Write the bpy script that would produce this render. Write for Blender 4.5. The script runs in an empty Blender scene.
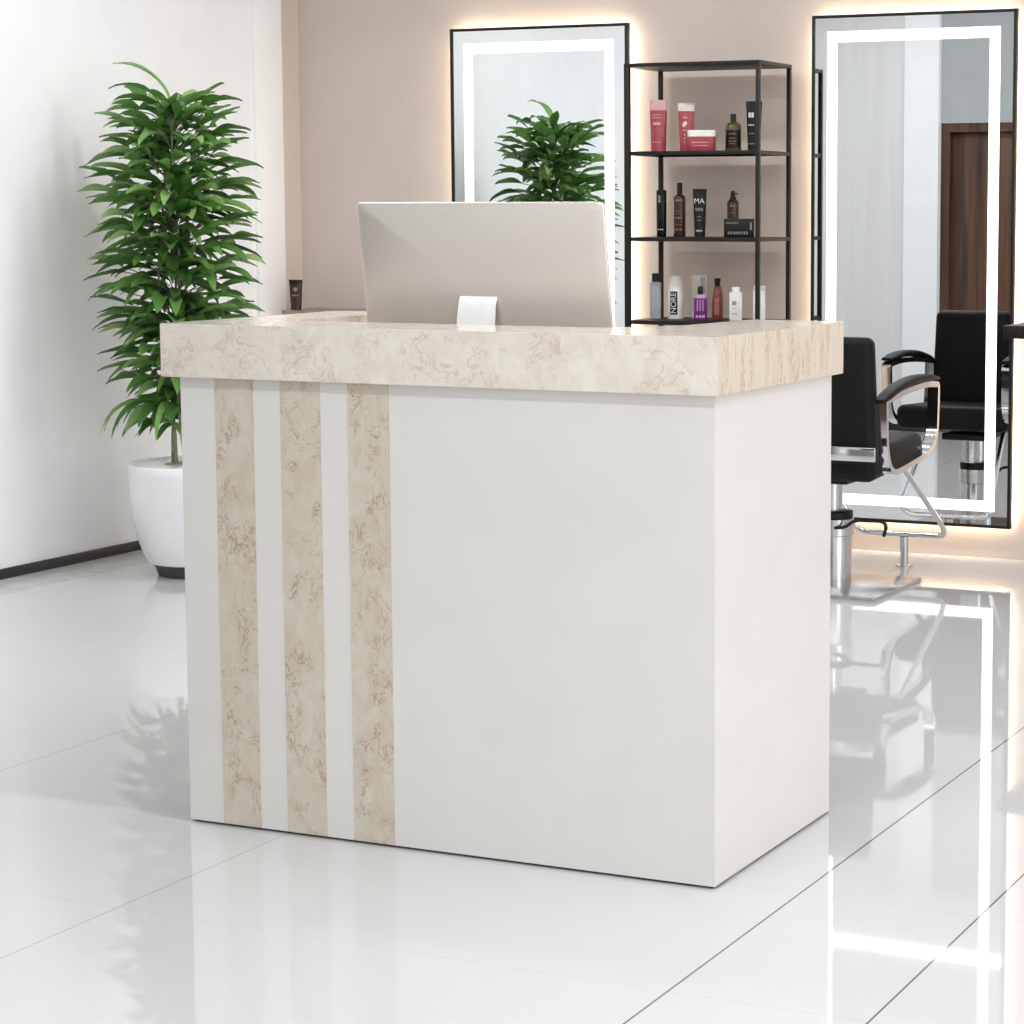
import bpy, bmesh, math, random
from mathutils import Vector, Matrix
random.seed(7)
S = bpy.context.scene
COL = S.collection

# ------------------------------------------------------------------ camera
F, CX, CY, PITCH, YAW, CAMH = 2283.0, 702.0, 450.0, 0.1047, 0.4183, 1.4
cd = bpy.data.cameras.new('camera'); cam = bpy.data.objects.new('camera', cd); COL.objects.link(cam)
cd.sensor_width = 36; cd.lens = F * 36 / 1024
cd.shift_x = (512 - CX) / 1024; cd.shift_y = (CY - 512) / 1024
cd.clip_start = .05; cd.clip_end = 100
fw = Vector((-math.sin(YAW)*math.cos(PITCH), math.cos(YAW)*math.cos(PITCH), -math.sin(PITCH)))
rt = Vector((math.cos(YAW), math.sin(YAW), 0)); up = rt.cross(fw)
m = Matrix((rt, up, -fw)).transposed().to_4x4(); m.translation = (0, 0, CAMH)
cam.matrix_world = m
S.camera = cam

# ------------------------------------------------------------------ world, lights, exposure
w = bpy.data.worlds.new('world'); S.world = w; w.use_nodes = True
bg = w.node_tree.nodes['Background']; bg.inputs[0].default_value = (1, .99, .97, 1); bg.inputs[1].default_value = .92
S.view_settings.view_transform = 'Standard'; S.view_settings.look = 'None'
S.view_settings.gamma = 1; S.view_settings.use_curve_mapping = False
S.view_settings.exposure = 0.3
S.cycles.max_bounces = 10; S.cycles.diffuse_bounces = 5; S.cycles.glossy_bounces = 8
S.cycles.sample_clamp_indirect = 6; S.cycles.use_denoising = True
CEIL = 3.0
def area(name, loc, sx, sy, power, rot=(0, 0, 0), color=(1, 1, 1)):
    l = bpy.data.lights.new(name, 'AREA'); l.shape = 'RECTANGLE'; l.size = sx; l.size_y = sy
    l.energy = power; l.color = color
    o = bpy.data.objects.new(name, l); COL.objects.link(o); o.location = loc; o.rotation_euler = rot
    return o
for (x, y, p) in [(-4.3, 7.0, 60), (-2.2, 7.0, 60), (0.0, 7.0, 50), (-4.3, 5.0, 50), (-1.75, 4.05, 55), (0.3, 4.05, 50), (-2.2, 2.0, 70), (0.2, 2.0, 60), (-1.0, -.5, 70)]:
    area('ceiling_lamp', (x, y, CEIL - .03), 1.3, .11, p*.33)

area('side_fill_light', (2.52, 4.2, 1.6), 5.0, 2.2, 60, (0, math.radians(90), 0), (1, .995, .98))  # added soft fill from the right, brightens the left wall and desk side

# ------------------------------------------------------------------ helpers
def lin(c):
    return tuple(((v/255)/12.92 if v/255 <= .04045 else ((v/255+.055)/1.055)**2.4) for v in c) + (1,)
def mat(name, col, rough=.5, metal=0, **k):
    m = bpy.data.materials.new(name); m.use_nodes = True
    b = m.node_tree.nodes['Principled BSDF']
    b.inputs['Base Color'].default_value = lin(col); b.inputs['Roughness'].default_value = rough
    b.inputs['Metallic'].default_value = metal
    for kk, v in k.items(): b.inputs[kk.replace('_', ' ')].default_value = v
    return m
def N(m, t, **k):
    n = m.node_tree.nodes.new(t)
    for a, v in k.items(): setattr(n, a, v)
    return n
def L(m, a, b): m.node_tree.links.new(a, b)
def speckle(m, c1, c2, scale=60, stretch=(1, 1, 1), detail=4, rough=None, bump=0, lo=.35, hi=.65, coord='Object'):
    """procedural two-colour noise on the base colour, optional bump"""
    b = m.node_tree.nodes['Principled BSDF']
    tc = N(m, 'ShaderNodeTexCoord'); mp = N(m, 'ShaderNodeMapping'); mp.inputs['Scale'].default_value = stretch
    ns = N(m, 'ShaderNodeTexNoise'); ns.inputs['Scale'].default_value = scale; ns.inputs['Detail'].default_value = detail
    rp = N(m, 'ShaderNodeValToRGB'); e = rp.color_ramp.elements
    e[0].position = lo; e[0].color = lin(c1); e[1].position = hi; e[1].color = lin(c2)
    L(m, tc.outputs[coord], mp.inputs[0]); L(m, mp.outputs[0], ns.inputs['Vector'])
    L(m, ns.outputs['Fac'], rp.inputs[0]); L(m, rp.outputs[0], b.inputs['Base Color'])
    if bump:
        bp = N(m, 'ShaderNodeBump'); bp.inputs['Strength'].default_value = bump; bp.inputs['Distance'].default_value = .002
        L(m, ns.outputs['Fac'], bp.inputs['Height']); L(m, bp.outputs[0], b.inputs['Normal'])
    return m
def emit(name, col, s):
    m = mat(name, col, .4); b = m.node_tree.nodes['Principled BSDF']
    b.inputs['Emission Color'].default_value = lin(col); b.inputs['Emission Strength'].default_value = s
    return m

def marble(name, base, pale, vein, scale, stretch=(1, 1, 1), amount=.8, vscale=1.0):
    m = mat(name, base, .18); b = m.node_tree.nodes['Principled BSDF']
    b.inputs['Coat Weight'].default_value = .3; b.inputs['Coat Roughness'].default_value = .05
    tc = N(m, 'ShaderNodeTexCoord'); mp = N(m, 'ShaderNodeMapping'); mp.inputs['Scale'].default_value = stretch
    L(m, tc.outputs['Object'], mp.inputs[0])
    # clouds
    n1 = N(m, 'ShaderNodeTexNoise'); n1.inputs['Scale'].default_value = scale; n1.inputs['Detail'].default_value = 8; n1.inputs['Roughness'].default_value = .65; n1.inputs['Distortion'].default_value = 1.2
    L(m, mp.outputs[0], n1.inputs['Vector'])
    r1 = N(m, 'ShaderNodeValToRGB'); r1.color_ramp.elements[0].position = .36; r1.color_ramp.elements[0].color = lin(pale)
    r1.color_ramp.elements[1].position = .66; r1.color_ramp.elements[1].color = lin(base)
    L(m, n1.outputs['Fac'], r1.inputs[0])
    # veins: thin bands of a distorted noise, only in patches
    n2 = N(m, 'ShaderNodeTexNoise'); n2.inputs['Scale'].default_value = scale*2.1*vscale; n2.inputs['Detail'].default_value = 6; n2.inputs['Roughness'].default_value = .6; n2.inputs['Distortion'].default_value = .9
    L(m, mp.outputs[0], n2.inputs['Vector'])
    s1 = N(m, 'ShaderNodeMath', operation='SUBTRACT'); s1.inputs[1].default_value = .5; L(m, n2.outputs['Fac'], s1.inputs[0])
    a1 = N(m, 'ShaderNodeMath', operation='ABSOLUTE'); L(m, s1.outputs[0], a1.inputs[0])
    mr = N(m, 'ShaderNodeMapRange'); mr.inputs['From Min'].default_value = 0; mr.inputs['From Max'].default_value = .028; mr.inputs['To Min'].default_value = 1; mr.inputs['To Max'].default_value = 0
    L(m, a1.outputs[0], mr.inputs['Value'])
    n3 = N(m, 'ShaderNodeTexNoise'); n3.inputs['Scale'].default_value = scale*1.1; n3.inputs['Detail'].default_value = 3
    L(m, mp.outputs[0], n3.inputs['Vector'])
    m3 = N(m, 'ShaderNodeMapRange'); m3.inputs['From Min'].default_value = .43; m3.inputs['From Max'].default_value = .58; m3.inputs['To Max'].default_value = amount
    L(m, n3.outputs['Fac'], m3.inputs['Value'])
    mu = N(m, 'ShaderNodeMath', operation='MULTIPLY'); L(m, mr.outputs[0], mu.inputs[0]); L(m, m3.outputs[0], mu.inputs[1])
    # soft blush under the veins
    mb = N(m, 'ShaderNodeMapRange'); mb.inputs['From Min'].default_value = .5; mb.inputs['From Max'].default_value = .75; mb.inputs['To Max'].default_value = .5*amount
    L(m, n3.outputs['Fac'], mb.inputs['Value'])
    x0 = N(m, 'ShaderNodeMixRGB'); L(m, mb.outputs[0], x0.inputs[0]); L(m, r1.outputs[0], x0.inputs[1])
    x0.inputs[2].default_value = lin(tuple(int(v*.35 + p*.65) for v, p in zip(vein, base)))
    x1 = N(m, 'ShaderNodeMixRGB'); x1.inputs[2].default_value = lin(vein)
    L(m, mu.outputs[0], x1.inputs[0]); L(m, x0.outputs[0], x1.inputs[1]); L(m, x1.outputs[0], b.inputs['Base Color'])
    return m

def box(bm, c, s, bev=0, seg=2, rot=None):
    r = bmesh.ops.create_cube(bm, size=1); vs = r['verts']
    bmesh.ops.scale(bm, vec=s, verts=vs)
    if bev:
        es = list({e for v in vs for e in v.link_edges})
        q = bmesh.ops.bevel(bm, geom=es, offset=bev, segments=seg, profile=.5, affect='EDGES', clamp_overlap=True)
        vs = list({v for f in q['faces'] for v in f.verts} | {v for v in vs if v.is_valid})
    if rot: bmesh.ops.rotate(bm, cent=(0, 0, 0), matrix=rot, verts=vs)
    bmesh.ops.translate(bm, vec=c, verts=vs)
    return vs
def lo_hi(bm, a, b, bev=0, seg=2):
    a, b = Vector(a), Vector(b)
    return box(bm, (a+b)/2, (b-a), bev, seg)
def obj(name, bm, material, parent=None, smooth=True, ang=40):
    bmesh.ops.recalc_face_normals(bm, faces=bm.faces)
    me = bpy.data.meshes.new(name); bm.to_mesh(me); bm.free()
    me.materials.append(material)
    if smooth:
        for p in me.polygons: p.use_smooth = True
        try: me.set_sharp_from_angle(angle=math.radians(ang))
        except Exception: pass
    o = bpy.data.objects.new(name, me); COL.objects.link(o)
    if parent is not None: o.parent = parent
    return o
def thing(name, label, cat, loc=(0, 0, 0), rz=0, group=None):
    o = bpy.data.objects.new(name, None); COL.objects.link(o); o.location = loc; o.rotation_euler = (0, 0, rz)
    o.empty_display_size = .05
    o['label'] = label; o['category'] = cat
    if group: o['group'] = group
    return o
def structure(o): o['kind'] = 'structure'; return o
def prism(bm, pts, z0, z1):
    vs = [bm.verts.new((x, y, z0)) for x, y in pts]; f = bm.faces.new(vs)
    r = bmesh.ops.extrude_face_region(bm, geom=[f]); up_ = [v for v in r['geom'] if isinstance(v, bmesh.types.BMVert)]
    bmesh.ops.translate(bm, vec=(0, 0, z1-z0), verts=up_)
def lathe(bm, prof, n=32, sx=1, sy=1, c=(0, 0, 0), power=None):
    """prof = [(r,z)...]; power>2 makes a rounded-square section"""
    rings = []
    for r, z in prof:
        ring = []
        for i in range(n):
            a = 2*math.pi*i/n; ca, sa = math.cos(a), math.sin(a)
            if power:
                k = (abs(ca)**power + abs(sa)**power)**(-1/power); ca *= k; sa *= k
            ring.append(bm.verts.new((c[0]+r*sx*ca, c[1]+r*sy*sa, c[2]+z)))
        rings.append(ring)
    for a, b in zip(rings, rings[1:]):
        for i in range(n): bm.faces.new((a[i], a[(i+1) % n], b[(i+1) % n], b[i]))
    bm.faces.new(rings[0][::-1]); bm.faces.new(rings[-1])
def tube(bm, pts, r, n=12, closed=False):
    pts = [Vector(p) for p in pts]; rings = []
    N_ = len(pts); prev = None
    for i, p in enumerate(pts):
        if closed: t = (pts[(i+1) % N_] - pts[i-1]).normalized()
        else: t = (pts[min(i+1, N_-1)] - pts[max(i-1, 0)]).normalized()
        if prev is None:
            u = t.cross(Vector((0, 0, 1)));
            if u.length < .1: u = t.cross(Vector((1, 0, 0)))
        else: u = prev - t*prev.dot(t)
        u.normalize(); prev = u; v = t.cross(u)
        rr = r[i] if isinstance(r, (list, tuple)) else r
        rings.append([bm.verts.new(p + u*rr*math.cos(2*math.pi*k/n) + v*rr*math.sin(2*math.pi*k/n)) for k in range(n)])
    prs = list(zip(rings, rings[1:])) + ([(rings[-1], rings[0])] if closed else [])
    for a, b in prs:
        for i in range(n): bm.faces.new((a[i], a[(i+1) % n], b[(i+1) % n], b[i]))
    if not closed: bm.faces.new(rings[0][::-1]); bm.faces.new(rings[-1])
def rounded(pts, rad, seg=6, closed=False):
    pts = [Vector(p) for p in pts]; out = []
    n = len(pts)
    for i, p in enumerate(pts):
        if not closed and i in (0, n-1): out.append(p); continue
        a, b = pts[i-1], pts[(i+1) % n]
        rr = rad[i] if isinstance(rad, (list, tuple)) else rad
        d1 = min(rr, (a-p).length*.49); d2 = min(rr, (b-p).length*.49)
        s = p + (a-p).normalized()*d1; e = p + (b-p).normalized()*d2
        for k in range(seg+1):
            t = k/seg; out.append(s*(1-t)**2 + p*2*t*(1-t) + e*t*t)
    return out
def band(bm, yz, x0, x1, th, closed=True):
    """flat bar bent along a path in the y-z plane, between x0 and x1"""
    pts = [Vector((0, p[0], p[1])) for p in yz]; n = len(pts); rows = []
    for i, p in enumerate(pts):
        t = (pts[(i+1) % n] - pts[i-1]) if closed else (pts[min(i+1, n-1)] - pts[max(i-1, 0)])
        t.normalize(); nn = Vector((0, -t.z, t.y))*th/2
        rows.append([bm.verts.new((x, p.y+s*nn.y, p.z+s*nn.z)) for x, s in ((x0, 1), (x1, 1), (x1, -1), (x0, -1))])
    prs = list(zip(rows, rows[1:])) + ([(rows[-1], rows[0])] if closed else [])
    for a, b in prs:
        for k in range(4): bm.faces.new((a[k], a[(k+1) % 4], b[(k+1) % 4], b[k]))
    if not closed: bm.faces.new(rows[0][::-1]); bm.faces.new(rows[-1])
def B(): return bmesh.new()

# ------------------------------------------------------------------ materials
white_wall = speckle(mat('white_wall_paint', (246, 247, 249), .55), (245, 246, 248), (248, 249, 251), 8)
beige_wall = speckle(mat('beige_wall_paint', (204, 191, 183), .6), (202, 189, 181), (207, 194, 186), 3)
black_trim = speckle(mat('black_trim', (20, 20, 22), .3), (17, 17, 19), (24, 24, 26), 20)
ceiling_m = speckle(mat('ceiling_paint', (240, 240, 240), .7), (238, 238, 238), (243, 243, 243), 8)
gloss_white = speckle(mat('gloss_white_lacquer', (219, 217, 214), .14, Coat_Weight=.4), (218, 216, 213), (221, 219, 216), 5)
marble_top = marble('marble_top', (214, 206, 193), (226, 221, 209), (186, 154, 136), 10, amount=.6)
marble_strip = marble('marble_strip', (198, 184, 166), (206, 202, 186), (156, 120, 102), 13, (1.2, 1, .8), amount=.8)
marble_edge = marble('marble_edge', (206, 192, 174), (212, 203, 187), (170, 124, 100), 12, (1, 2.4, .4), amount=.85)
black_metal = speckle(mat('black_powder_coat', (24, 22, 20), .45, Specular_IOR_Level=.3), (20, 18, 17), (28, 26, 24), 120)
taupe = speckle(mat('taupe_laminate', (142, 130, 124), .4), (138, 126, 120), (147, 135, 128), 30)
chrome = speckle(mat('chrome', (225, 225, 228), .09, 1.0), (218, 218, 222), (230, 230, 232), 14)
satin = speckle(mat('brushed_steel', (205, 206, 208), .22, 1.0), (196, 197, 200), (212, 213, 215), 40, (1, 1, 12))
leather = speckle(mat('black_leather', (17, 16, 15), .5, Specular_IOR_Level=.2), (14, 13, 12), (20, 19, 18), 90, bump=.15)
mirror_m = speckle(mat('mirror_silver', (236, 240, 242), .0, 1.0), (235, 239, 241), (237, 241, 243), 1)
led_white = emit('led_white', (255, 253, 248), 1.5)
led_warm = emit('led_warm', (255, 237, 208), 15.0)
alu = speckle(mat('anodised_aluminium', (214, 208, 203), .34, .55), (212, 206, 201), (216, 210, 205), 200)
alu_white = speckle(mat('white_aluminium', (240, 240, 240), .3), (237, 237, 237), (243, 243, 243), 60)
screen_black = speckle(mat('screen_black', (10, 10, 12), .08), (9, 9, 11), (12, 12, 14), 5)
wood = mat('brown_wood', (86, 56, 38), .35)
speckle(wood, (48, 30, 22), (104, 70, 48), 3.2, (9, 9, .35), 7, lo=.3, hi=.7)
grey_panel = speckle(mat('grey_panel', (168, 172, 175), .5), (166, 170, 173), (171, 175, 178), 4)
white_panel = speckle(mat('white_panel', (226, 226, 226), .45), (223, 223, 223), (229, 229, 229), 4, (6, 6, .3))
pot_m = speckle(mat('white_glazed_ceramic', (238, 238, 242), .2), (236, 236, 240), (241, 241, 244), 6)
pot_dark = speckle(mat('dark_grey_pot_base', (70, 70, 70), .5), (64, 64, 64), (76, 76, 76), 30)
soil_m = speckle(mat('pale_gravel', (170, 170, 164), .9), (150, 150, 144), (196, 196, 192), 90, bump=.8)
stem_m = speckle(mat('green_stem', (140, 150, 120), .6), (124, 136, 100), (158, 166, 138), 30)
strip_grey = speckle(mat('grey_floor_strip', (196, 196, 194), .25), (188, 188, 186), (202, 202, 200), 12)
leaf_m = mat('leaf', (70, 140, 55), .38)
def _leaf():
    b = leaf_m.node_tree.nodes['Principled BSDF']
    g = N(leaf_m, 'ShaderNodeNewGeometry'); r = N(leaf_m, 'ShaderNodeValToRGB'); e = r.color_ramp.elements
    e[0].color = lin((68, 112, 52)); e[1].color = lin((152, 188, 118)); e.new(.55).color = lin((110, 156, 80))
    L(leaf_m, g.outputs['Random Per Island'], r.inputs[0]); L(leaf_m, r.outputs[0], b.inputs['Base Color'])
    b.inputs['Subsurface Weight'].default_value = 0
    b.inputs['Transmission Weight'].default_value = 0
    # thin leaves let some light through
    tr = N(leaf_m, 'ShaderNodeBsdfTranslucent'); mx = N(leaf_m, 'ShaderNodeMixShader'); mx.inputs[0].default_value = .3
    L(leaf_m, r.outputs[0], tr.inputs[0]); out = leaf_m.node_tree.nodes['Material Output']
    L(leaf_m, b.outputs[0], mx.inputs[1]); L(leaf_m, tr.outputs[0], mx.inputs[2]); L(leaf_m, mx.outputs[0], out.inputs[0])
_leaf()

# floor: big polished white tiles with thin dark joints
floor_m = mat('polished_white_tile', (202, 202, 203), .03, IOR=1.55)
def _floor():
    m = floor_m; b = m.node_tree.nodes['Principled BSDF']
    g = N(m, 'ShaderNodeNewGeometry'); sp = N(m, 'ShaderNodeSeparateXYZ'); L(m, g.outputs['Position'], sp.inputs[0])
    def lines(sock, vals, half):
        last = None
        for v in vals:
            s = N(m, 'ShaderNodeMath', operation='SUBTRACT'); s.inputs[1].default_value = v; L(m, sock, s.inputs[0])
            a = N(m, 'ShaderNodeMath', operation='ABSOLUTE'); L(m, s.outputs[0], a.inputs[0])
            c = N(m, 'ShaderNodeMath', operation='LESS_THAN'); c.inputs[1].default_value = half; L(m, a.outputs[0], c.inputs[0])
            if last is None: last = c.outputs[0]
            else:
                x = N(m, 'ShaderNodeMath', operation='MAXIMUM'); L(m, last, x.inputs[0]); L(m, c.outputs[0], x.inputs[1]); last = x.outputs[0]
        return last
    ly = lines(sp.outputs['X'], [-1.677, -1.293, -.45, .4, 1.25], .0022)
    ly2 = lines(sp.outputs['X'], [-3.89, -2.9], .0018)
    lx = lines(sp.outputs['Y'], [.4, 1.3, 2.2, 3.62, 4.27, 5.9, 7.2], .0012)
    ns = N(m, 'ShaderNodeTexNoise'); ns.inputs['Scale'].default_value = .9; ns.inputs['Detail'].default_value = 5
    L(m, g.outputs['Position'], ns.inputs['Vector'])
    rp = N(m, 'ShaderNodeValToRGB'); e = rp.color_ramp.elements
    e[0].position = .3; e[0].color = lin((198, 199, 200)); e[1].position = .7; e[1].color = lin((204, 204, 206))
    L(m, ns.outputs['Fac'], rp.inputs[0])
    cur = rp.outputs[0]
    for f, c in ((lx, (186, 187, 189)), (ly2, (168, 169, 170)), (ly, (100, 100, 102))):
        x = N(m, 'ShaderNodeMixRGB'); L(m, f, x.inputs[0]); L(m, cur, x.inputs[1]); x.inputs[2].default_value = lin(c); cur = x.outputs[0]
    L(m, cur, b.inputs['Base Color'])
_floor()

# ------------------------------------------------------------------ the room
XL, YW, XR, YF = -5.94, 8.83, 2.6, -3.0
bm = B(); lo_hi(bm, (XL-.15, YF, -.1), (XR+.15, YW+.15, 0)); structure(obj('floor', bm, floor_m))
bm = B(); lo_hi(bm, (XL-.15, YF, CEIL), (XR+.15, YW+.15, CEIL+.1)); structure(obj('ceiling', bm, ceiling_m))
bm = B(); lo_hi(bm, (XL-.15, YF, 0), (XL, YW, CEIL)); structure(obj('wall_left', bm, white_wall))
bm = B(); lo_hi(bm, (XL-.15, YW, 0), (XR+.15, YW+.15, CEIL)); structure(obj('wall_back', bm, beige_wall))
bm = B()
for p, q in (((XR, YF, 0), (XR+.15, YW, .45)), ((XR, YF, 2.75), (XR+.15, YW, CEIL)), ((XR, YF, .45), (XR+.15, 1.65, 2.75)), ((XR, 6.75, .45), (XR+.15, YW, 2.75))): lo_hi(bm, p, q)
structure(obj('wall_right', bm, white_wall))
bm = B()
for y in (1.65, 4.175, 6.70): lo_hi(bm, (XR+.04, y, .45), (XR+.09, y+.05, 2.75))
for z in (.45, 2.70): lo_hi(bm, (XR+.04, 1.70, z), (XR+.09, 6.70, z+.05))
structure(obj('added_window_1', bm, black_trim))  # unseen window frame and opening, added to go with the side fill
bm = B(); lo_hi(bm, (XL, 3.9, 0), (XL+.012, YW-.34, .04), .002); structure(obj('baseboard_left', bm, black_trim))
bm = B(); lo_hi(bm, (XL, 8.49, 0), (XL+.014, 8.70, CEIL), .002); structure(obj('trim_1', bm, white_wall))
bm = B(); lo_hi(bm, (XL, 8.70, 0), (XL+.014, YW, CEIL)); structure(obj('wall_return', bm, beige_wall))
bm = B(); lo_hi(bm, (XL+.012, 3.9, -.01), (XL+.25, YW, .0008)); structure(obj('trim_2', bm, strip_grey))  # light grey strip on the floor along the left wall
# partition with a door, seen only in the tall mirror
PY = 3.8
bm = B(); lo_hi(bm, (XL, 3.2, 0), (-4.72, PY-.03, CEIL)); structure(obj('wall_partition', bm, white_panel))
bm = B(); lo_hi(bm, (-4.72, 3.2, 0), (-4.495, PY, CEIL)); structure(obj('trim_3', bm, white_wall))
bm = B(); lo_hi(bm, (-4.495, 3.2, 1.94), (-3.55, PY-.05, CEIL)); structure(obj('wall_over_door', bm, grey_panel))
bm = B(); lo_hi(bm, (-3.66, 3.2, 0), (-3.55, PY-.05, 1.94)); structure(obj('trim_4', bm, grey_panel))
bm = B(); lo_hi(bm, (XL, PY-.03, 0), (-4.72, PY-.018, .06)); structure(obj('baseboard_partition', bm, black_trim))
bm = B(); lo_hi(bm, (-4.72, PY, 0), (-4.495, PY+.012, .045)); structure(obj('baseboard_pilaster', bm, black_trim))
bm = B(); lo_hi(bm, (-4.495, PY-.11, 0), (-4.44, PY-.06, 1.94)); lo_hi(bm, (-3.715, PY-.11, 0), (-3.66, PY-.06, 1.94)); lo_hi(bm, (-4.44, PY-.11, 1.885), (-3.715, PY-.06, 1.94))
d = structure(obj('door_1', bm, wood))
bm = B(); lo_hi(bm, (-4.44, PY-.15, .005), (-3.715, PY-.105, 1.885), .003); obj('door_leaf', bm, wood, d)
bm = B(); tube(bm, [(-4.375, PY-.105, .72), (-4.375, PY-.05, .72)], .011)
tube(bm, rounded([(-4.375, PY-.055, .72), (-4.29, PY-.055, .722), (-4.25, PY-.06, .718)], .02), .0085)
lo_hi(bm, (-4.39, PY-.105, .65), (-4.36, PY-.098, .76), .002); obj('door_handle', bm, chrome, d)

# ------------------------------------------------------------------ reception desk
DX0, DX1, DY0, DY1 = -3.165, -1.847, 4.219, 4.886
ZT = 1.0275; ZTOP = 1.147
desk = thing('reception_desk', 'glossy white reception counter with pale marble top and three marble stripes', 'reception desk', (-2.5, 4.5, 0))
def dpart(name, m_, bm, parent=desk, **k):
    bmesh.ops.translate(bm, vec=-desk.location, verts=bm.verts)
    return obj(name, bm, m_, parent, **k)
bm = B(); lo_hi(bm, (DX0+.008, DY0+.01, 0), (DX1-.008, DY0+.04, .008)); lo_hi(bm, (DX0+.008, DY0+.04, 0), (DX0+.04, DY1-.01, .008)); lo_hi(bm, (DX1-.04, DY0+.04, 0), (DX1-.008, DY1-.01, .008)); dpart('plinth', black_trim, bm)
bm = B(); prism(bm, [(DX0, DY0), (DX1, DY0), (DX1, DY1), (DX1-.03, DY1), (DX1-.03, DY0+.03), (DX0+.03, DY0+.03), (DX0+.03, DY1), (DX0, DY1)], .006, ZT)
bmesh.ops.bevel(bm, geom=[e for e in bm.edges if abs(e.verts[0].co.z-e.verts[1].co.z) > .5], offset=.0015, segments=2, affect='EDGES'); dpart('cabinet_panels', gloss_white, bm)
for x0, x1 in ((-3.070, -2.968), (-2.896, -2.792), (-2.721, -2.616)):
    bm = B(); lo_hi(bm, (x0, DY0-.0015, .0065), (x1, DY0+.004, ZT-.0005)); dpart('marble_stripe', marble_strip, bm)
bm = B(); lo_hi(bm, (DX0+.03, DY0+.03, .72), (DX1-.03, DY1-.02, .75), .002); dpart('worktop', gloss_white, bm)
bm = B()
SX0, SX1, SY0, SY1 = -3.194, -1.826, 4.188, 4.906
prism(bm, [(SX0, SY0), (SX1, SY0), (SX1, SY1), (-2.052, SY1), (-2.085, 4.60), (-2.20, 4.43), (-3.003, 4.43), (-3.003, SY1), (SX0, SY1)], ZT, ZTOP)
bmesh.ops.bevel(bm, geom=[e for e in bm.edges], offset=.0012, segments=2, affect='EDGES')
ct = dpart('countertop', marble_top, bm, smooth=False)
ct.data.materials.append(marble_edge)
for p in ct.data.polygons:
    if p.normal.x > .9: p.material_index = 1

# ------------------------------------------------------------------ computer monitor
mon = thing('computer_monitor', 'large silver all-in-one computer monitor seen from behind, on the reception counter', 'monitor', (-2.608, 4.66, .75))
tilt = Matrix.Rotation(math.radians(8.2), 3, 'X')
MW, MH = .648, .425
bm = B()
pts = [(-MW/2, 0), (MW/2, 0), (MW/2, MH), (-MW/2, MH)]
def rrect(w_, h_, r, n=6):
    out = []
    for cx_, cz, a0 in ((w_/2-r, h_-r, 0), (-w_/2+r, h_-r, 90), (-w_/2+r, r, 180), (w_/2-r, r, 270)):
        for k in range(n+1):
            a = math.radians(a0+90*k/n); out.append((cx_+r*math.cos(a), cz+r*math.sin(a)))
    return out
# curved back shell: rings shrinking towards the back (-y)
rings = []
for f_, y in [(1, 0), (1, -.004), (.998, -.006), (.992, -.0078)] + [(.985*(1-k/14), -.0088-.016*(1-(1-k/14)**2.5)) for k in range(14)]:
    o_ = rrect(MW, MH, .012)
    rings.append([bm.verts.new((x*f_, y, (z-MH/2)*f_+MH/2)) for x, z in o_])
for a, b in zip(rings, rings[1:]):
    n_ = len(a)
    for i in range(n_): bm.faces.new((a[i], a[(i+1) % n_], b[(i+1) % n_], b[i]))
bm.faces.new(rings[0]); bm.faces.new(rings[-1][::-1])
bmesh.ops.rotate(bm, cent=(0, 0, 0), matrix=tilt, verts=bm.verts); bmesh.ops.translate(bm, vec=(0, .003, .248), verts=bm.verts)
obj('shell', bm, alu, mon, ang=50)
bm = B(); lo_hi(bm, (-MW/2+.006, .0002, .06), (MW/2-.006, .002, MH-.006), .0005)
bmesh.ops.rotate(bm, cent=(0, 0, 0), matrix=tilt, verts=bm.verts); bmesh.ops.translate(bm, vec=(0, .003, .248), verts=bm.verts)
obj('screen', bm, screen_black, mon)
bm = B()
path = [(-.040, .455), (-.058, .445), (-.068, .38), (-.074, .25), (-.08, .1), (-.082, .02), (-.07, .006), (.1, .006)]
path = [(p.y, p.z) for p in rounded([(0, a, b) for a, b in path], .03)]
band(bm, path, -.052, .044, .006, closed=False)
for v in bm.verts:
    if v.co.z < .43: v.co.x *= 1 + (.43-v.co.z)*.55
obj('stand', bm, alu_white, mon)

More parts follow.
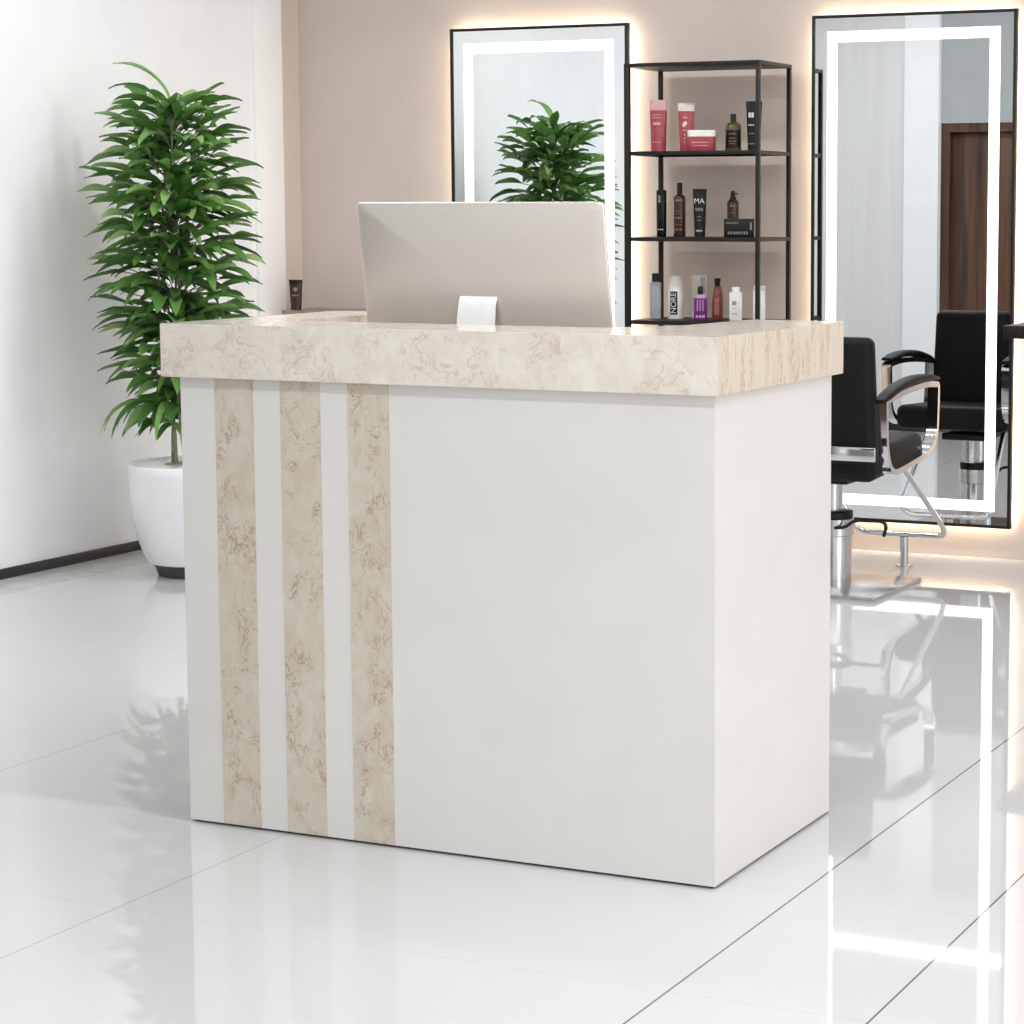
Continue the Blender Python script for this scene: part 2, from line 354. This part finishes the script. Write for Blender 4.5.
# ------------------------------------------------------------------ mirrors
def mirror(x0, x1, z0, z1, label):
    t = thing('led_mirror', label, 'mirror', ((x0+x1)/2, YW, z0))
    ox, oy, oz = t.location
    yg = 8.772 - oy
    a, b, h = x0-ox, x1-ox, z1-oz
    fwid = .012
    bm = B()
    for p, q in (((a, 0), (a+fwid, h)), ((b-fwid, 0), (b, h)), ((a+fwid, 0), (b-fwid, fwid)), ((a+fwid, h-fwid), (b-fwid, h))):
        lo_hi(bm, (p[0], yg-.006, p[1]), (q[0], yg+.024, q[1]), .001)
    obj('frame', bm, black_metal, t)
    bm = B(); lo_hi(bm, (a+fwid, yg, fwid), (b-fwid, yg+.01, h-fwid)); obj('glass', bm, mirror_m, t, smooth=False)
    i0, wd = .066, .043
    bm = B()
    for p, q in (((a+i0, i0), (a+i0+wd, h-i0)), ((b-i0-wd, i0), (b-i0, h-i0)), ((a+i0+wd, i0), (b-i0-wd, i0+wd)), ((a+i0+wd, h-i0-wd), (b-i0-wd, h-i0))):
        lo_hi(bm, (p[0], yg-.0012, p[1]), (q[0], yg+.001, q[1]))
    obj('light_band', bm, led_white, t, smooth=False)
    bm = B(); g = .02
    for p, q in (((a+g, g), (a+g+.01, h-g)), ((b-g-.01, g), (b-g, h-g)), ((a+g+.01, g), (b-g-.01, g+.01)), ((a+g+.01, h-g-.01), (b-g-.01, h-g))):
        lo_hi(bm, (p[0], yg+.0245, p[1]), (q[0], yg+.045, q[1]))
    obj('backlight', bm, led_warm, t, smooth=False)
    bm = B(); lo_hi(bm, (a+.15, yg+.0105, .15), (b-.15, YW-oy, h-.15)); obj('mounting_plate', bm, black_metal, t)
mirror(-5.10, -4.242, .13, 2.184, 'tall black framed lit mirror behind the monitor, between bare beige wall and shelf rack')
mirror(-3.409, -2.551, .13, 2.184, 'tall black framed lit mirror behind the styling chair, reflecting a brown door')

# ------------------------------------------------------------------ wall shelves
def wshelf(x0, x1, y0, zt, m_, label):
    bm = B(); lo_hi(bm, (x0, y0, zt-.05), (x1, YW, zt), .002)
    o = obj('wall_shelf', bm, m_); o['label'] = label; o['category'] = 'shelf'
    return o
wshelf(-2.51, -1.6, 8.5, .958, black_metal, 'black floating wall shelf cut off by the right photo edge, beside the right-hand mirror')
wshelf(-5.865, -5.16, 8.57, .955, taupe, 'taupe floating wall shelf low on the beige wall, holding a dark tube')

# ------------------------------------------------------------------ shelf rack
RX0, RX1, RY0, RY1 = -4.09, -3.495, 8.42, 8.765
rack = thing('shelf_rack', 'black metal open shelf rack with slim posts, filled with hair product bottles', 'shelf', (RX0, RY0, 0))
rw, rd = RX1-RX0, RY1-RY0
pt = .017
for i, (px, py) in enumerate(((0, 0), (rw-pt, 0), (0, rd-pt), (rw-pt, rd-pt))):
    bm = B(); wdt = pt if i != 0 else .022
    lo_hi(bm, (px, py, 0), (px+wdt, py+wdt, 1.975), .001); obj('post', bm, black_metal, rack)
SH = [1.99, 1.637, 1.29, .952, .62, .28]
for k, z in enumerate(SH):
    th = .016
    bm = B()
    if k == 0: lo_hi(bm, (0, 0, 1.975), (rw, rd, 1.99), .001)
    else: lo_hi(bm, (pt+.0005, .001, z-th), (rw-pt-.0005, rd-.001, z), .001); lo_hi(bm, (.001, pt+.006, z-th), (rw-.001, rd-pt-.001, z-.001))
    obj('shelf_board', bm, black_metal, rack)

# ------------------------------------------------------------------ products
def cm(name, c, rough=.3, **k): return speckle(mat(name, c, rough, **k), tuple(max(0, v-5) for v in c), tuple(min(255, v+5) for v in c), 40)
pinkm = cm('pink_plastic', (170, 70, 80)); pinkl = cm('pale_pink_plastic', (216, 168, 164)); blush = cm('blush_white_plastic', (226, 212, 206))
darkred = cm('deep_pink_print', (150, 52, 62))
blk = cm('black_plastic', (15, 14, 13), .35, Specular_IOR_Level=.3); olive = cm('olive_glass', (84, 78, 38), .15); brownm = cm('brown_glass', (56, 30, 20), .2); brown_l = cm('brown_label', (122, 78, 56), .5)
greym = cm('silver_grey_plastic', (168, 168, 176), .3); whitem = cm('white_plastic', (232, 230, 226)); cream = cm('cream_plastic', (214, 206, 194))
purple = cm('purple_plastic', (116, 34, 124), .25); lilac = cm('lilac_plastic', (196, 160, 186), .25); darkbrown = cm('dark_brown_plastic', (36, 24, 19), .4); rust = cm('red_brown_plastic', (118, 58, 52), .3); rust_l = cm('rose_brown_label', (150, 88, 80), .5)
printw = cm('white_print', (215, 212, 205), .5); printg = cm('grey_print', (130, 130, 124), .5); printc = cm('tan_print', (170, 130, 104), .5); darkgreen = cm('dark_green_black', (16, 19, 16), .4, Specular_IOR_Level=.3)

FACE = math.radians(22)    # products face the room, turned a little to the desk
def marks(parent, spec, y, material, name='label_print'):
    """rows of small raised print marks: (x, z, w, h)"""
    for zr in sorted({round(q[1], 4) for q in spec}):
        bm = B()
        for x, z, w_, h_ in spec:
            if round(z, 4) == zr: box(bm, (x, y, z), (w_, .0008, h_))
        o = obj(name, bm, material, parent, smooth=False)
    return o
def row(x, z, w_, h_, n, fill=.7):
    s = w_/n; return [(x-w_/2+s*(i+.5), z, s*fill*(.75+.35*random.random()), h_) for i in range(n)]
def label_text(parent, txt, x, z, size, y, material, rot=False, cell=None):
    cu = bpy.data.curves.new('text', 'FONT'); cu.body = txt; cu.size = size; cu.align_x = 'CENTER'; cu.align_y = 'CENTER'; cu.extrude = .0003
    o = bpy.data.objects.new('text', cu); COL.objects.link(o)
    bpy.context.view_layer.update()
    me = bpy.data.meshes.new_from_object(o.evaluated_get(bpy.context.evaluated_depsgraph_get()))
    bpy.data.objects.remove(o); me.materials.clear(); me.materials.append(material)
    R_ = Matrix.Rotation(math.radians(90), 4, 'X')
    if rot: R_ = R_ @ Matrix.Rotation(math.radians(90), 4, 'Z')
    me.transform(Matrix.Translation((x, y, z)) @ R_)
    q = bpy.data.objects.new('lettering', me); COL.objects.link(q); q.parent = parent; return q
def product(name, label, cat, x, y, z, group):
    return thing(name, label, cat, (x, y, z+.0004), FACE, group)
G1, G2, G3 = 'hair products on the top shelf of the rack', 'hair products on the middle shelf of the rack', 'hair products on the lower shelf of the rack'
def squeeze(t, w_, h_, body, cap, caph, wb=None, d=.042, name='cap', crimp=False):
    """tube standing on its cap or with a flat crimped end up: wide flat top, rounder bottom"""
    wb = wb or w_*.85
    bm = B(); n = 32
    def ring(ww, dd, z): return [bm.verts.new((ww/2*math.cos(2*math.pi*i/n), dd/2*math.sin(2*math.pi*i/n), z)) for i in range(n)]
    zs = [0, .003] + [h_*k/8 for k in range(1, 8)] + [h_-caph]
    rs = []
    for z in zs:
        f_ = z/h_; rs.append(ring((wb+(w_-wb)*f_)*(.97 if z == 0 else 1), d*(1-f_*.6), z))
    for a, b in zip(rs, rs[1:]):
        for i in range(n): bm.faces.new((a[i], a[(i+1) % n], b[(i+1) % n], b[i]))
    bm.faces.new(rs[0][::-1]); bm.faces.new(rs[-1]); obj('body', bm, body, t)
    bm = B(); n = 32
    f_ = (h_-caph)/h_; rs = [ring((wb+(w_-wb)*f_)+.001, d*(1-f_*.6)+.001, h_-caph), ring(w_+.001, d*.38, h_-.002), ring(w_-.002, d*.34, h_)]
    for a, b in zip(rs, rs[1:]):
        for i in range(n): bm.faces.new((a[i], a[(i+1) % n], b[(i+1) % n], b[i]))
    bm.faces.new(rs[0][::-1]); bm.faces.new(rs[-1]); obj(name, bm, cap, t)
def bottle(t, r, h_body, sh, neck, h_top, body, capm, sx=1, sy=1, power=None, capr=None, capz=None):
    """lathe body with shoulder, then a cap"""
    prof = [(r*.96, 0), (r, .004), (r, h_body)]
    for k in range(1, 7):
        a = k/6*math.pi/2; prof.append((neck+(r-neck)*math.cos(a), h_body+sh*math.sin(a)))
    bm = B(); lathe(bm, prof, 32, sx, sy, power=power); obj('body', bm, body, t)
    capr = capr or neck
    z0 = (capz if capz is not None else h_body+sh)
    bm = B(); lathe(bm, [(capr, z0+.0003), (capr, h_top-.002), (capr*.9, h_top)], 24, 1, 1 if sy == 1 else .9); obj('cap', bm, capm, t)
# --- top shelf
z = SH[1]
t = product('cosmetic_tube', 'tall all-pink tube, leftmost product on the top shelf', 'tube', -4.019, 8.60, z, G1)
squeeze(t, .072, .213, pinkm, pinkl, .042, .062); marks(t, row(-.006, .115, .036, .011, 1, .95)+row(-.006, .04, .032, .004, 5), -.0185, pinkl); marks(t, row(-.006, .152, .04, .004, 6)+row(-.006, .14, .036, .004, 5), -.0172, pinkl)
t = product('cosmetic_tube', 'pink tube with wide whitish end and leaf mark, behind the pink jar', 'tube', -3.907, 8.63, z, G1)
squeeze(t, .0685, .199, pinkm, blush, .032, .056)
bm = B()
bmesh.ops.create_uvsphere(bm, u_segments=12, v_segments=8, radius=.012); bmesh.ops.scale(bm, vec=(.7, .12, 1.1), verts=bm.verts)
bmesh.ops.rotate(bm, cent=(0, 0, 0), matrix=Matrix.Rotation(math.radians(30), 3, 'Y'), verts=bm.verts); bmesh.ops.translate(bm, vec=(-.006, -.0148, .113), verts=bm.verts); obj('leaf_mark', bm, blush, t)
marks(t, [(-.006, .088, .018, .004), (-.006, .07, .006, .006), (-.006, .055, .007, .005), (-.006, .04, .006, .006), (-.004, .14, .018, .006)], -.0185, pinkl)
t = product('cosmetic_jar', 'low wide pink jar with a white lid on the top shelf', 'jar', -3.797, 8.54, z, G1)
bm = B(); lathe(bm, [(.054, 0), (.0565, .004), (.0565, .058)], 40, 1, .75, power=5); obj('body', bm, pinkm, t)
bm = B(); lathe(bm, [(.0575, .0585), (.0578, .081), (.056, .084)], 40, 1, .76, power=5); obj('lid', bm, whitem, t)
marks(t, row(-.005, .035, .07, .005, 8)+row(-.005, .022, .06, .004, 6), -.0428, pinkl)
t = product('product_bottle', 'olive glass bottle with black label and black neck on the top shelf', 'bottle', -3.684, 8.60, z, G1)
bottle(t, .033, .092, .026, .012, .151, olive, blk); bm = B()
for i in range(14):
    a0 = math.radians(205+i*9); a1 = math.radians(205+(i+1)*9); rr = .0335
    vs = [bm.verts.new((rr*math.cos(a), rr*math.sin(a), q)) for a, q in ((a0, .014), (a1, .014), (a1, .085), (a0, .085))]; bm.faces.new(vs)
bmesh.ops.remove_doubles(bm, verts=bm.verts, dist=1e-5); bmesh.ops.solidify(bm, geom=bm.faces[:], thickness=.0004); obj('label', bm, blk, t)
marks(t, row(-.004, .07, .028, .004, 5)+row(-.004, .052, .026, .003, 6)+row(-.004, .04, .03, .003, 7)+row(-.004, .03, .024, .003, 5), -.0342, printc)
t = product('cosmetic_tube', 'black tube with white print behind the right front post, top shelf', 'tube', -3.601, 8.62, z, G1)
squeeze(t, .066, .201, blk, blk, .03, .05); marks(t, row(-.012, .145, .024, .02, 2, .9)+row(-.012, .105, .026, .005, 4), -.0165, printw); marks(t, row(-.01, .07, .024, .004, 5)+row(-.01, .03, .026, .005, 4), -.0195, printg)
# --- middle shelf
z = SH[2]
t = product('product_bottle', 'glossy plain black slim bottle in front of the left rear post, middle shelf', 'bottle', -4.006, 8.60, z, G2)
bm = B(); lathe(bm, [(.0185, 0), (.020, .004), (.0212, .12), (.0212, .145)], 32, 1, .85); obj('body', bm, blk, t)
bm = B(); lathe(bm, [(.0208, .1453), (.0212, .188), (.019, .192)], 32, 1, .85); obj('cap', bm, darkgreen, t)
marks(t, row(-.004, .03, .024, .005, 3), -.0185, printw); marks(t, [(-.008, .155, .008, .03)], -.0185, printg)
t = product('spray_bottle', 'tall brown spray bottle with long nozzle on the middle shelf', 'bottle', -3.924, 8.60, z, G2)
bottle(t, .0248, .158, .014, .0125, .221, brownm, blk, capr=.0115)
marks(t, row(-.003, .15, .026, .006, 5), -.0243, printc); marks(t, row(-.003, .105, .034, .004, 7)+row(-.003, .095, .03, .004, 6)+row(-.003, .078, .032, .008, 3, .9)+row(-.003, .05, .03, .004, 6)+row(-.003, .03, .034, .01, 2, .9), -.0248, brown_l)
t = product('cosmetic_tube', 'matte black tube with large white letters on the middle shelf', 'tube', -3.833, 8.60, z, G2)
squeeze(t, .056, .196, darkgreen, darkgreen, .038, .044); label_text(t, 'MA', -.002, .146, .03, -.0157, printw); marks(t, row(-.002, .112, .032, .012, 4, .75), -.0165, printg); marks(t, row(-.002, .082, .018, .004, 4)+row(-.002, .068, .018, .004, 4), -.0195, printg); marks(t, row(-.002, .025, .026, .007, 4), -.0205, printw)
t = product('pump_bottle', 'brown pump bottle standing behind the black box on the middle shelf', 'bottle', -3.711, 8.66, z, G2)
bottle(t, .0245, .135, .016, .0145, .162, brownm, blk, capr=.014)
bm = B(); lathe(bm, [(.011, .1622), (.0085, .185), (.008, .188)], 16); box(bm, (.008, 0, .176), (.026, .008, .006), .001); obj('pump_head', bm, blk, t)
marks(t, row(-.002, .128, .02, .007, 4), -.024, printc); marks(t, row(-.002, .098, .026, .004, 5), -.0247, brown_l)
t = product('product_box', 'low black carton with faint grey writing at the front of the middle shelf', 'box', -3.632, 8.54, z, G2)
bm = B(); box(bm, (0, 0, .0375), (.122, .05, .075), .001); obj('carton', bm, darkgreen, t)
marks(t, row(-.028, .058, .05, .006, 6)+row(-.005, .018, .085, .011, 8)+row(.048, .045, .012, .03, 1), -.0254, printg)
# --- lower shelf
z = SH[3]
t = product('product_bottle', 'silver-grey bottle with black cap, leftmost on the lower shelf', 'bottle', -4.034, 8.60, z, G3)
bottle(t, .0232, .146, .006, .014, .187, greym, blk, 1, .8, 4, capr=.0155); marks(t, row(-.004, .085, .018, .003, 4), -.0189, printg)
t = product('product_bottle', 'white tapered bottle with a black block label on the lower shelf', 'bottle', -3.942, 8.60, z, G3)
bm = B(); lathe(bm, [(.030, 0), (.0315, .004), (.0315, .105), (.029, .135), (.0235, .165), (.0205, .176)], 36, 1, .75); obj('body', bm, whitem, t)
bm = B(); lathe(bm, [(.0155, .1763), (.0155, .179), (.014, .181)], 20); obj('cap', bm, cream, t)
bm = B(); box(bm, (-.007, -.0236, .066), (.030, .0014, .096)); obj('label', bm, blk, t)
label_text(t, 'NORE', -.0075, .066, .032, -.0248, printw, rot=True)
t = product('product_box', 'tall pale grey-white carton behind the purple bottle on the lower shelf', 'box', -3.876, 8.69, z, G3)
bm = B(); box(bm, (0, 0, .089), (.060, .04, .178), .001); obj('carton', bm, cream, t)
bm = B(); box(bm, (.016, -.0203, .137), (.022, .0008, .07)); obj('side_print', bm, greym, t)
t = product('product_bottle', 'small purple bottle with black cap on the lower shelf', 'bottle', -3.808, 8.55, z, G3)
bottle(t, .0268, .088, .001, .0255, .0925, purple, lilac, 1, .8, capr=.0255)
bm = B(); prof = [(.0255, .0926)]+[(.011+.0145*math.cos(k/5*math.pi/2), .0926+.012*math.sin(k/5*math.pi/2)) for k in range(1, 6)]; lathe(bm, prof, 24, 1, .85); obj('shoulder', bm, lilac, t)
bm = B(); lathe(bm, [(.011, .1050), (.0108, .1355), (.0098, .137)], 20); obj('stopper', bm, blk, t)
marks(t, row(0, .06, .034, .045, 3, .35)+row(0, .015, .04, .01, 3, .8), -.0222, lilac)
t = product('product_bottle', 'red-brown bottle with ridged black cap on the lower shelf', 'bottle', -3.754, 8.60, z, G3)
bm = B(); lathe(bm, [(.0205, 0), (.0225, .004), (.0230, .09), (.021, .115), (.0155, .135), (.0135, .138)], 32); obj('body', bm, rust, t)
bm = B(); lathe(bm, [(.0122, .1383), (.0122, .158), (.0138, .160), (.0138, .166), (.0115, .170)], 20); obj('cap', bm, blk, t)
marks(t, row(-.002, .055, .028, .07, 1, .9), -.0232, rust_l, 'label')
t = product('product_bottle', 'white square-shouldered bottle with small dark emblem on the lower shelf', 'bottle', -3.659, 8.57, z, G3)
bottle(t, .0270, .112, .003, .018, .136, whitem, whitem, 1, .7, 6, capr=.0165)
marks(t, [(-.006, .077, .016, .002), (-.006, .065, .016, .002), (-.013, .071, .002, .014), (.001, .071, .002, .014), (-.006, .071, .006, .006)], -.0193, blk, 'emblem')
marks(t, row(-.006, .05, .018, .003, 4)+row(-.004, .028, .02, .004, 4), -.0193, printg)
t = product('product_bottle', 'plain tall white square bottle behind the right front post, lower shelf', 'bottle', -3.577, 8.62, z, G3)
bm = B(); box(bm, (0, 0, .0605), (.050, .034, .121), .003, 3); obj('body', bm, whitem, t)
bm = B(); box(bm, (0, 0, .1312), (.0495, .0335, .02), .002, 3); obj('cap', bm, cream, t)
# tube on the low wall shelf
t = thing('cosmetic_tube', 'dark brown tube with round pink mark standing alone on the left wall shelf', 'tube', (-5.822, 8.62, .9554), math.radians(25))
squeeze(t, .06, .135, darkbrown, blk, .02, .048)
bm = B(); lathe(bm, [(.009, 0), (.009, .0008)], 20); bmesh.ops.rotate(bm, cent=(0, 0, 0), matrix=Matrix.Rotation(math.radians(90), 3, 'X'), verts=bm.verts); bmesh.ops.translate(bm, vec=(0, -.0142, .092), verts=bm.verts); obj('round_mark', bm, printc, t)
marks(t, row(0, .065, .028, .006, 3, .9), -.018, printc)

# ------------------------------------------------------------------ styling chair
ch = thing('styling_chair', 'black leather salon chair with chrome arms and hydraulic base facing the mirror', 'chair', (-2.982, 7.89, 0))
def cp(name, m_, bm, parent=ch, **k): return obj(name, bm, m_, parent, **k)
bm = B(); box(bm, (0, 0, .008), (.535, .53, .016), .003); cp('base_plate', satin, bm)
bm = B(); lathe(bm, [(.068, .0162), (.068, .262), (.066, .266)], 40, c=(.014, -.01, 0)); col_ = cp('hydraulic_column', satin, bm)
bm = B(); lathe(bm, [(.071, .266), (.073, .268), (.073, .289), (.069, .292)], 40, c=(.014, -.01, 0)); cp('column_collar', black_metal, bm)
bm = B(); lathe(bm, [(.0685, .2), (.075, .204), (.075, .264), (.07, .2655)], 40, c=(.014, -.01, 0)); cp('column_sleeve', satin, bm)
bm = B(); lathe(bm, [(.045, .286), (.045, .40)], 28, c=(.0, 0, 0)); cp('piston', satin, bm)
bm = B(); box(bm, (0, .02, .415), (.2, .24, .03), .006); cp('seat_bracket', black_metal, bm)
bm = B(); tube(bm, rounded([(.03, -.07, .235), (.085, -.085, .24), (.12, -.07, .268), (.225, -.06, .268), (.240, -.06, .25), (.225, -.05, .212)], .02), .0065); cp('pump_lever', black_metal, bm)
# seat cushion
bm = B(); vs = box(bm, (0, .045, .485), (.50, .57, .115), .032, 5)
for v in bm.verts:
    fy = (v.co.y+.24)/.57
    if v.co.z > .485: v.co.z += .022*max(0, fy)
    else: v.co.z += .045*max(0, fy-.25)
cp('seat', leather, bm)
# backrest
bm = B(); box(bm, (0, 0, .22), (.515, .075, .46), .03, 5)
for v in bm.verts:
    fz = v.co.z/.44; v.co.x *= 1 - .045*max(0, fz-.1); v.co.y += -.03*(v.co.x/.24)**2*-1*.6 - .02*fz**2
bmesh.ops.translate(bm, vec=(0, -.235, .50), verts=bm.verts); cp('backrest', leather, bm)
bm = B(); box(bm, (0, -.287, .536), (.55, .012, .052), .004); cp('back_band', chrome, bm)
loop = [(-.196, .722), (-.19, .535), (-.13, .452), (-.02, .458), (.27, .485), (.385, .535), (.395, .742), (.25, .752), (.02, .742)]
loop = [(p.y, p.z) for p in rounded([(0, a, b) for a, b in loop], [.012, .09, .07, .1, .06, .07, .02, .1, .1], closed=True)]
pad = rounded([(0, -.215, .722), (0, -.1, .752), (0, .06, .775), (0, .25, .780), (0, .405, .766)], .09)
for s in (-1, 1):
    bm = B(); x0, x1 = (.245, .287) if s > 0 else (-.287, -.245)
    band(bm, loop, x0, x1, .021); a = cp('armrest', chrome, bm, ang=30)
    bm = B(); pr = []
    n_ = len(pad)
    for i, p in enumerate(pad):
        f_ = i/(n_-1); hh = .012+.003*math.sin(math.pi*f_)
        if i in (0, n_-1): hh *= .55
        pr.append([bm.verts.new((s*.266+.027*math.copysign(abs(math.cos(q))**.6, math.cos(q))*(1 if 0 < i < n_-1 else .8), p.y, p.z-.002+hh*math.copysign(abs(math.sin(q))**.6, math.sin(q)))) for q in [2*math.pi*k/20 for k in range(20)]])
    for A_, B_ in zip(pr, pr[1:]):
        for k in range(20): bm.faces.new((A_[k], A_[(k+1) % 20], B_[(k+1) % 20], B_[k]))
    bm.faces.new(pr[0][::-1]); bm.faces.new(pr[-1]); cp('arm_pad', leather, bm, a)
bm = B(); tube(bm, rounded([(.20, .20, .455), (.252, .575, .165), (.25, .597, .128), (-.10, .597, .128), (-.135, .58, .17), (-.135, .20, .45)], .045, 8), .011, 14); ft = cp('footrest', chrome, bm)
bm = B(); tube(bm, [(.084, .597, .118), (.084, .597, .006)], .017, 16); lathe(bm, [(.034, 0), (.034, .006), (.02, .009)], 24, c=(.084, .597, 0)); cp('footrest_post', satin, bm, ft)

# ------------------------------------------------------------------ potted plant
plant = thing('potted_plant', 'tall leafy green plant in a white rounded pot against the left wall', 'plant', (-5.38, 7.20, 0))
PO = (.035, 0, 0)
bm = B(); lathe(bm, [(.135, 0), (.145, .004), (.16, .047)], 48, c=PO); obj('pot_base', bm, pot_dark, plant)
bm = B(); lathe(bm, [(.165, .0475), (.182, .053), (.200, .09), (.224, .16), (.241, .24), (.250, .32), (.253, .40), (.253, .428), (.248, .434), (.238, .434), (.234, .428)], 64, c=PO); obj('pot', bm, pot_m, plant)
bm = B(); lathe(bm, [(.232, .40), (.232, .424), (.16, .427), (.02, .430)], 48, c=PO); obj('soil', bm, soil_m, plant)
TX, TY = -.03, 0
bm = B()
stems = []
for i in range(5):
    a = 2*math.pi*i/5+.4; r0 = .05 if i else 0
    top = 1.78 if i == 0 else 1.2+.12*i
    pts = [(TX*min(1, k/3)+r0*math.cos(a)*(1+.5*math.sin(k*.8+i)), TY+r0*math.sin(a)*(1+.4*math.cos(k*.7+i)), .41+(top-.41)*k/9) for k in range(10)]
    tube(bm, pts, [.0065-.0004*k for k in range(10)], 8); stems.append(pts)
obj('stem', bm, stem_m, plant)
bm = B(); pet = B()
def leaf(bm, base, az, el, ln, wd, droop):
    """one long pointed leaf, folded along its midrib and arching down"""
    nseg = 8; d0 = Vector((math.cos(az), math.sin(az), 0)); side = Vector((-math.sin(az), math.cos(az), 0)); p = Vector(base); e = el
    rows = []; roll = random.uniform(-.35, .35)
    for k in range(nseg+1):
        t = k/nseg; wk = wd*math.sin(math.pi*min(1, t*.93+.05))**.75*(1-.35*t) if t < 1 else .0008
        dirv = d0*math.cos(e)+Vector((0, 0, math.sin(e))); nrm = side.cross(dirv)*-1
        s2 = side*math.cos(roll)+nrm*math.sin(roll)
        fold = abs(wk)*.28
        wav = .003*math.sin(t*9+az*3)
        rows.append((bm.verts.new(p+s2*wk/2+Vector((0, 0, fold+wav))), bm.verts.new(p), bm.verts.new(p-s2*wk/2+Vector((0, 0, fold-wav)))))
        p = p + dirv*ln/nseg; e -= droop/nseg
    for a, b in zip(rows, rows[1:]):
        bm.faces.new((a[0], a[1], b[1], b[0])); bm.faces.new((a[1], a[2], b[2], b[1]))
zz = .60; nlev = 0
while zz < 1.80:
    f_ = (zz-.60)/1.2
    reach = (.22+.065*math.sin(min(1, f_*2.2)*math.pi/2)) if f_ < .75 else .285-.32*(f_-.75)
    cnt = random.randint(11, 14) if f_ > .12 else 6
    a0 = random.random()*6.28
    for i in range(cnt):
        az = a0+2*math.pi*i/cnt+random.uniform(-.3, .3)
        el = .15+.75*max(0, f_-.6)+random.uniform(-.25, .35)-(.35 if f_ < .15 else 0)
        stick = reach*random.uniform(.22, .62); ln = min(.24, reach-stick*.8)*random.uniform(.85, 1.08)
        z0 = zz+random.uniform(-.03, .03); b0 = Vector((TX+.03*math.cos(az), TY+.03*math.sin(az), z0))
        b1 = b0+Vector((math.cos(az)*stick, math.sin(az)*stick, stick*(.30+.2*random.random())))
        tube(pet, [b0, (b0+b1)/2+Vector((0, 0, .012)), b1], .0022, 5)
        leaf(bm, b1, az+random.uniform(-.25, .25), el, ln, random.uniform(.052, .076), random.uniform(.3, .9))
        if random.random() < .7:
            mid = (b0+b1)/2; leaf(bm, mid+Vector((0, 0, .012)), az+random.choice((-1, 1))*random.uniform(.5, .9), el, ln*.85, .06, random.uniform(.4, 1))
    for i in range(10):
        az = random.random()*6.28; leaf(bm, (TX+.02*math.cos(az), TY+.02*math.sin(az), zz+random.uniform(-.03, .03)), az, random.uniform(-.1, .7), random.uniform(.13, .19), random.uniform(.055, .075), random.uniform(.6, 1.4))
    zz += .05; nlev += 1
# top rosette and the one long leaf reaching up and left
for i in range(7):
    az = i*.9+.2; leaf(bm, (TX, TY, 1.76), az, random.uniform(.5, .95), .21, .05, random.uniform(.7, 1.3))
CL = math.radians(203)
leaf(bm, (TX, TY, 1.80), CL, 1.2, .29, .055, 1.35)
leaf(bm, (TX-.05, TY, 1.80), CL+.2, .95, .22, .05, 1.5)
leaf(bm, (TX, TY, 1.74), math.radians(20), .9, .24, .05, 1.2)
# drooping low leaves
for az in (200, 225, 250, 180, 290): leaf(bm, (TX+.08*math.cos(math.radians(az)), TY+.08*math.sin(math.radians(az)), .66), math.radians(az), .25, .28, .04, 1.7)
# keep every leaf clear of the wall
for b_ in (bm, pet):
    for v in b_.verts:
        lim = XL+.012-plant.location.x
        if v.co.x < lim+.06: v.co.x = lim+.06-(.06)*(1-math.exp(-(lim+.06-v.co.x)/.06))
obj('foliage', bm, leaf_m, plant, ang=180); obj('petioles', pet, stem_m, plant)
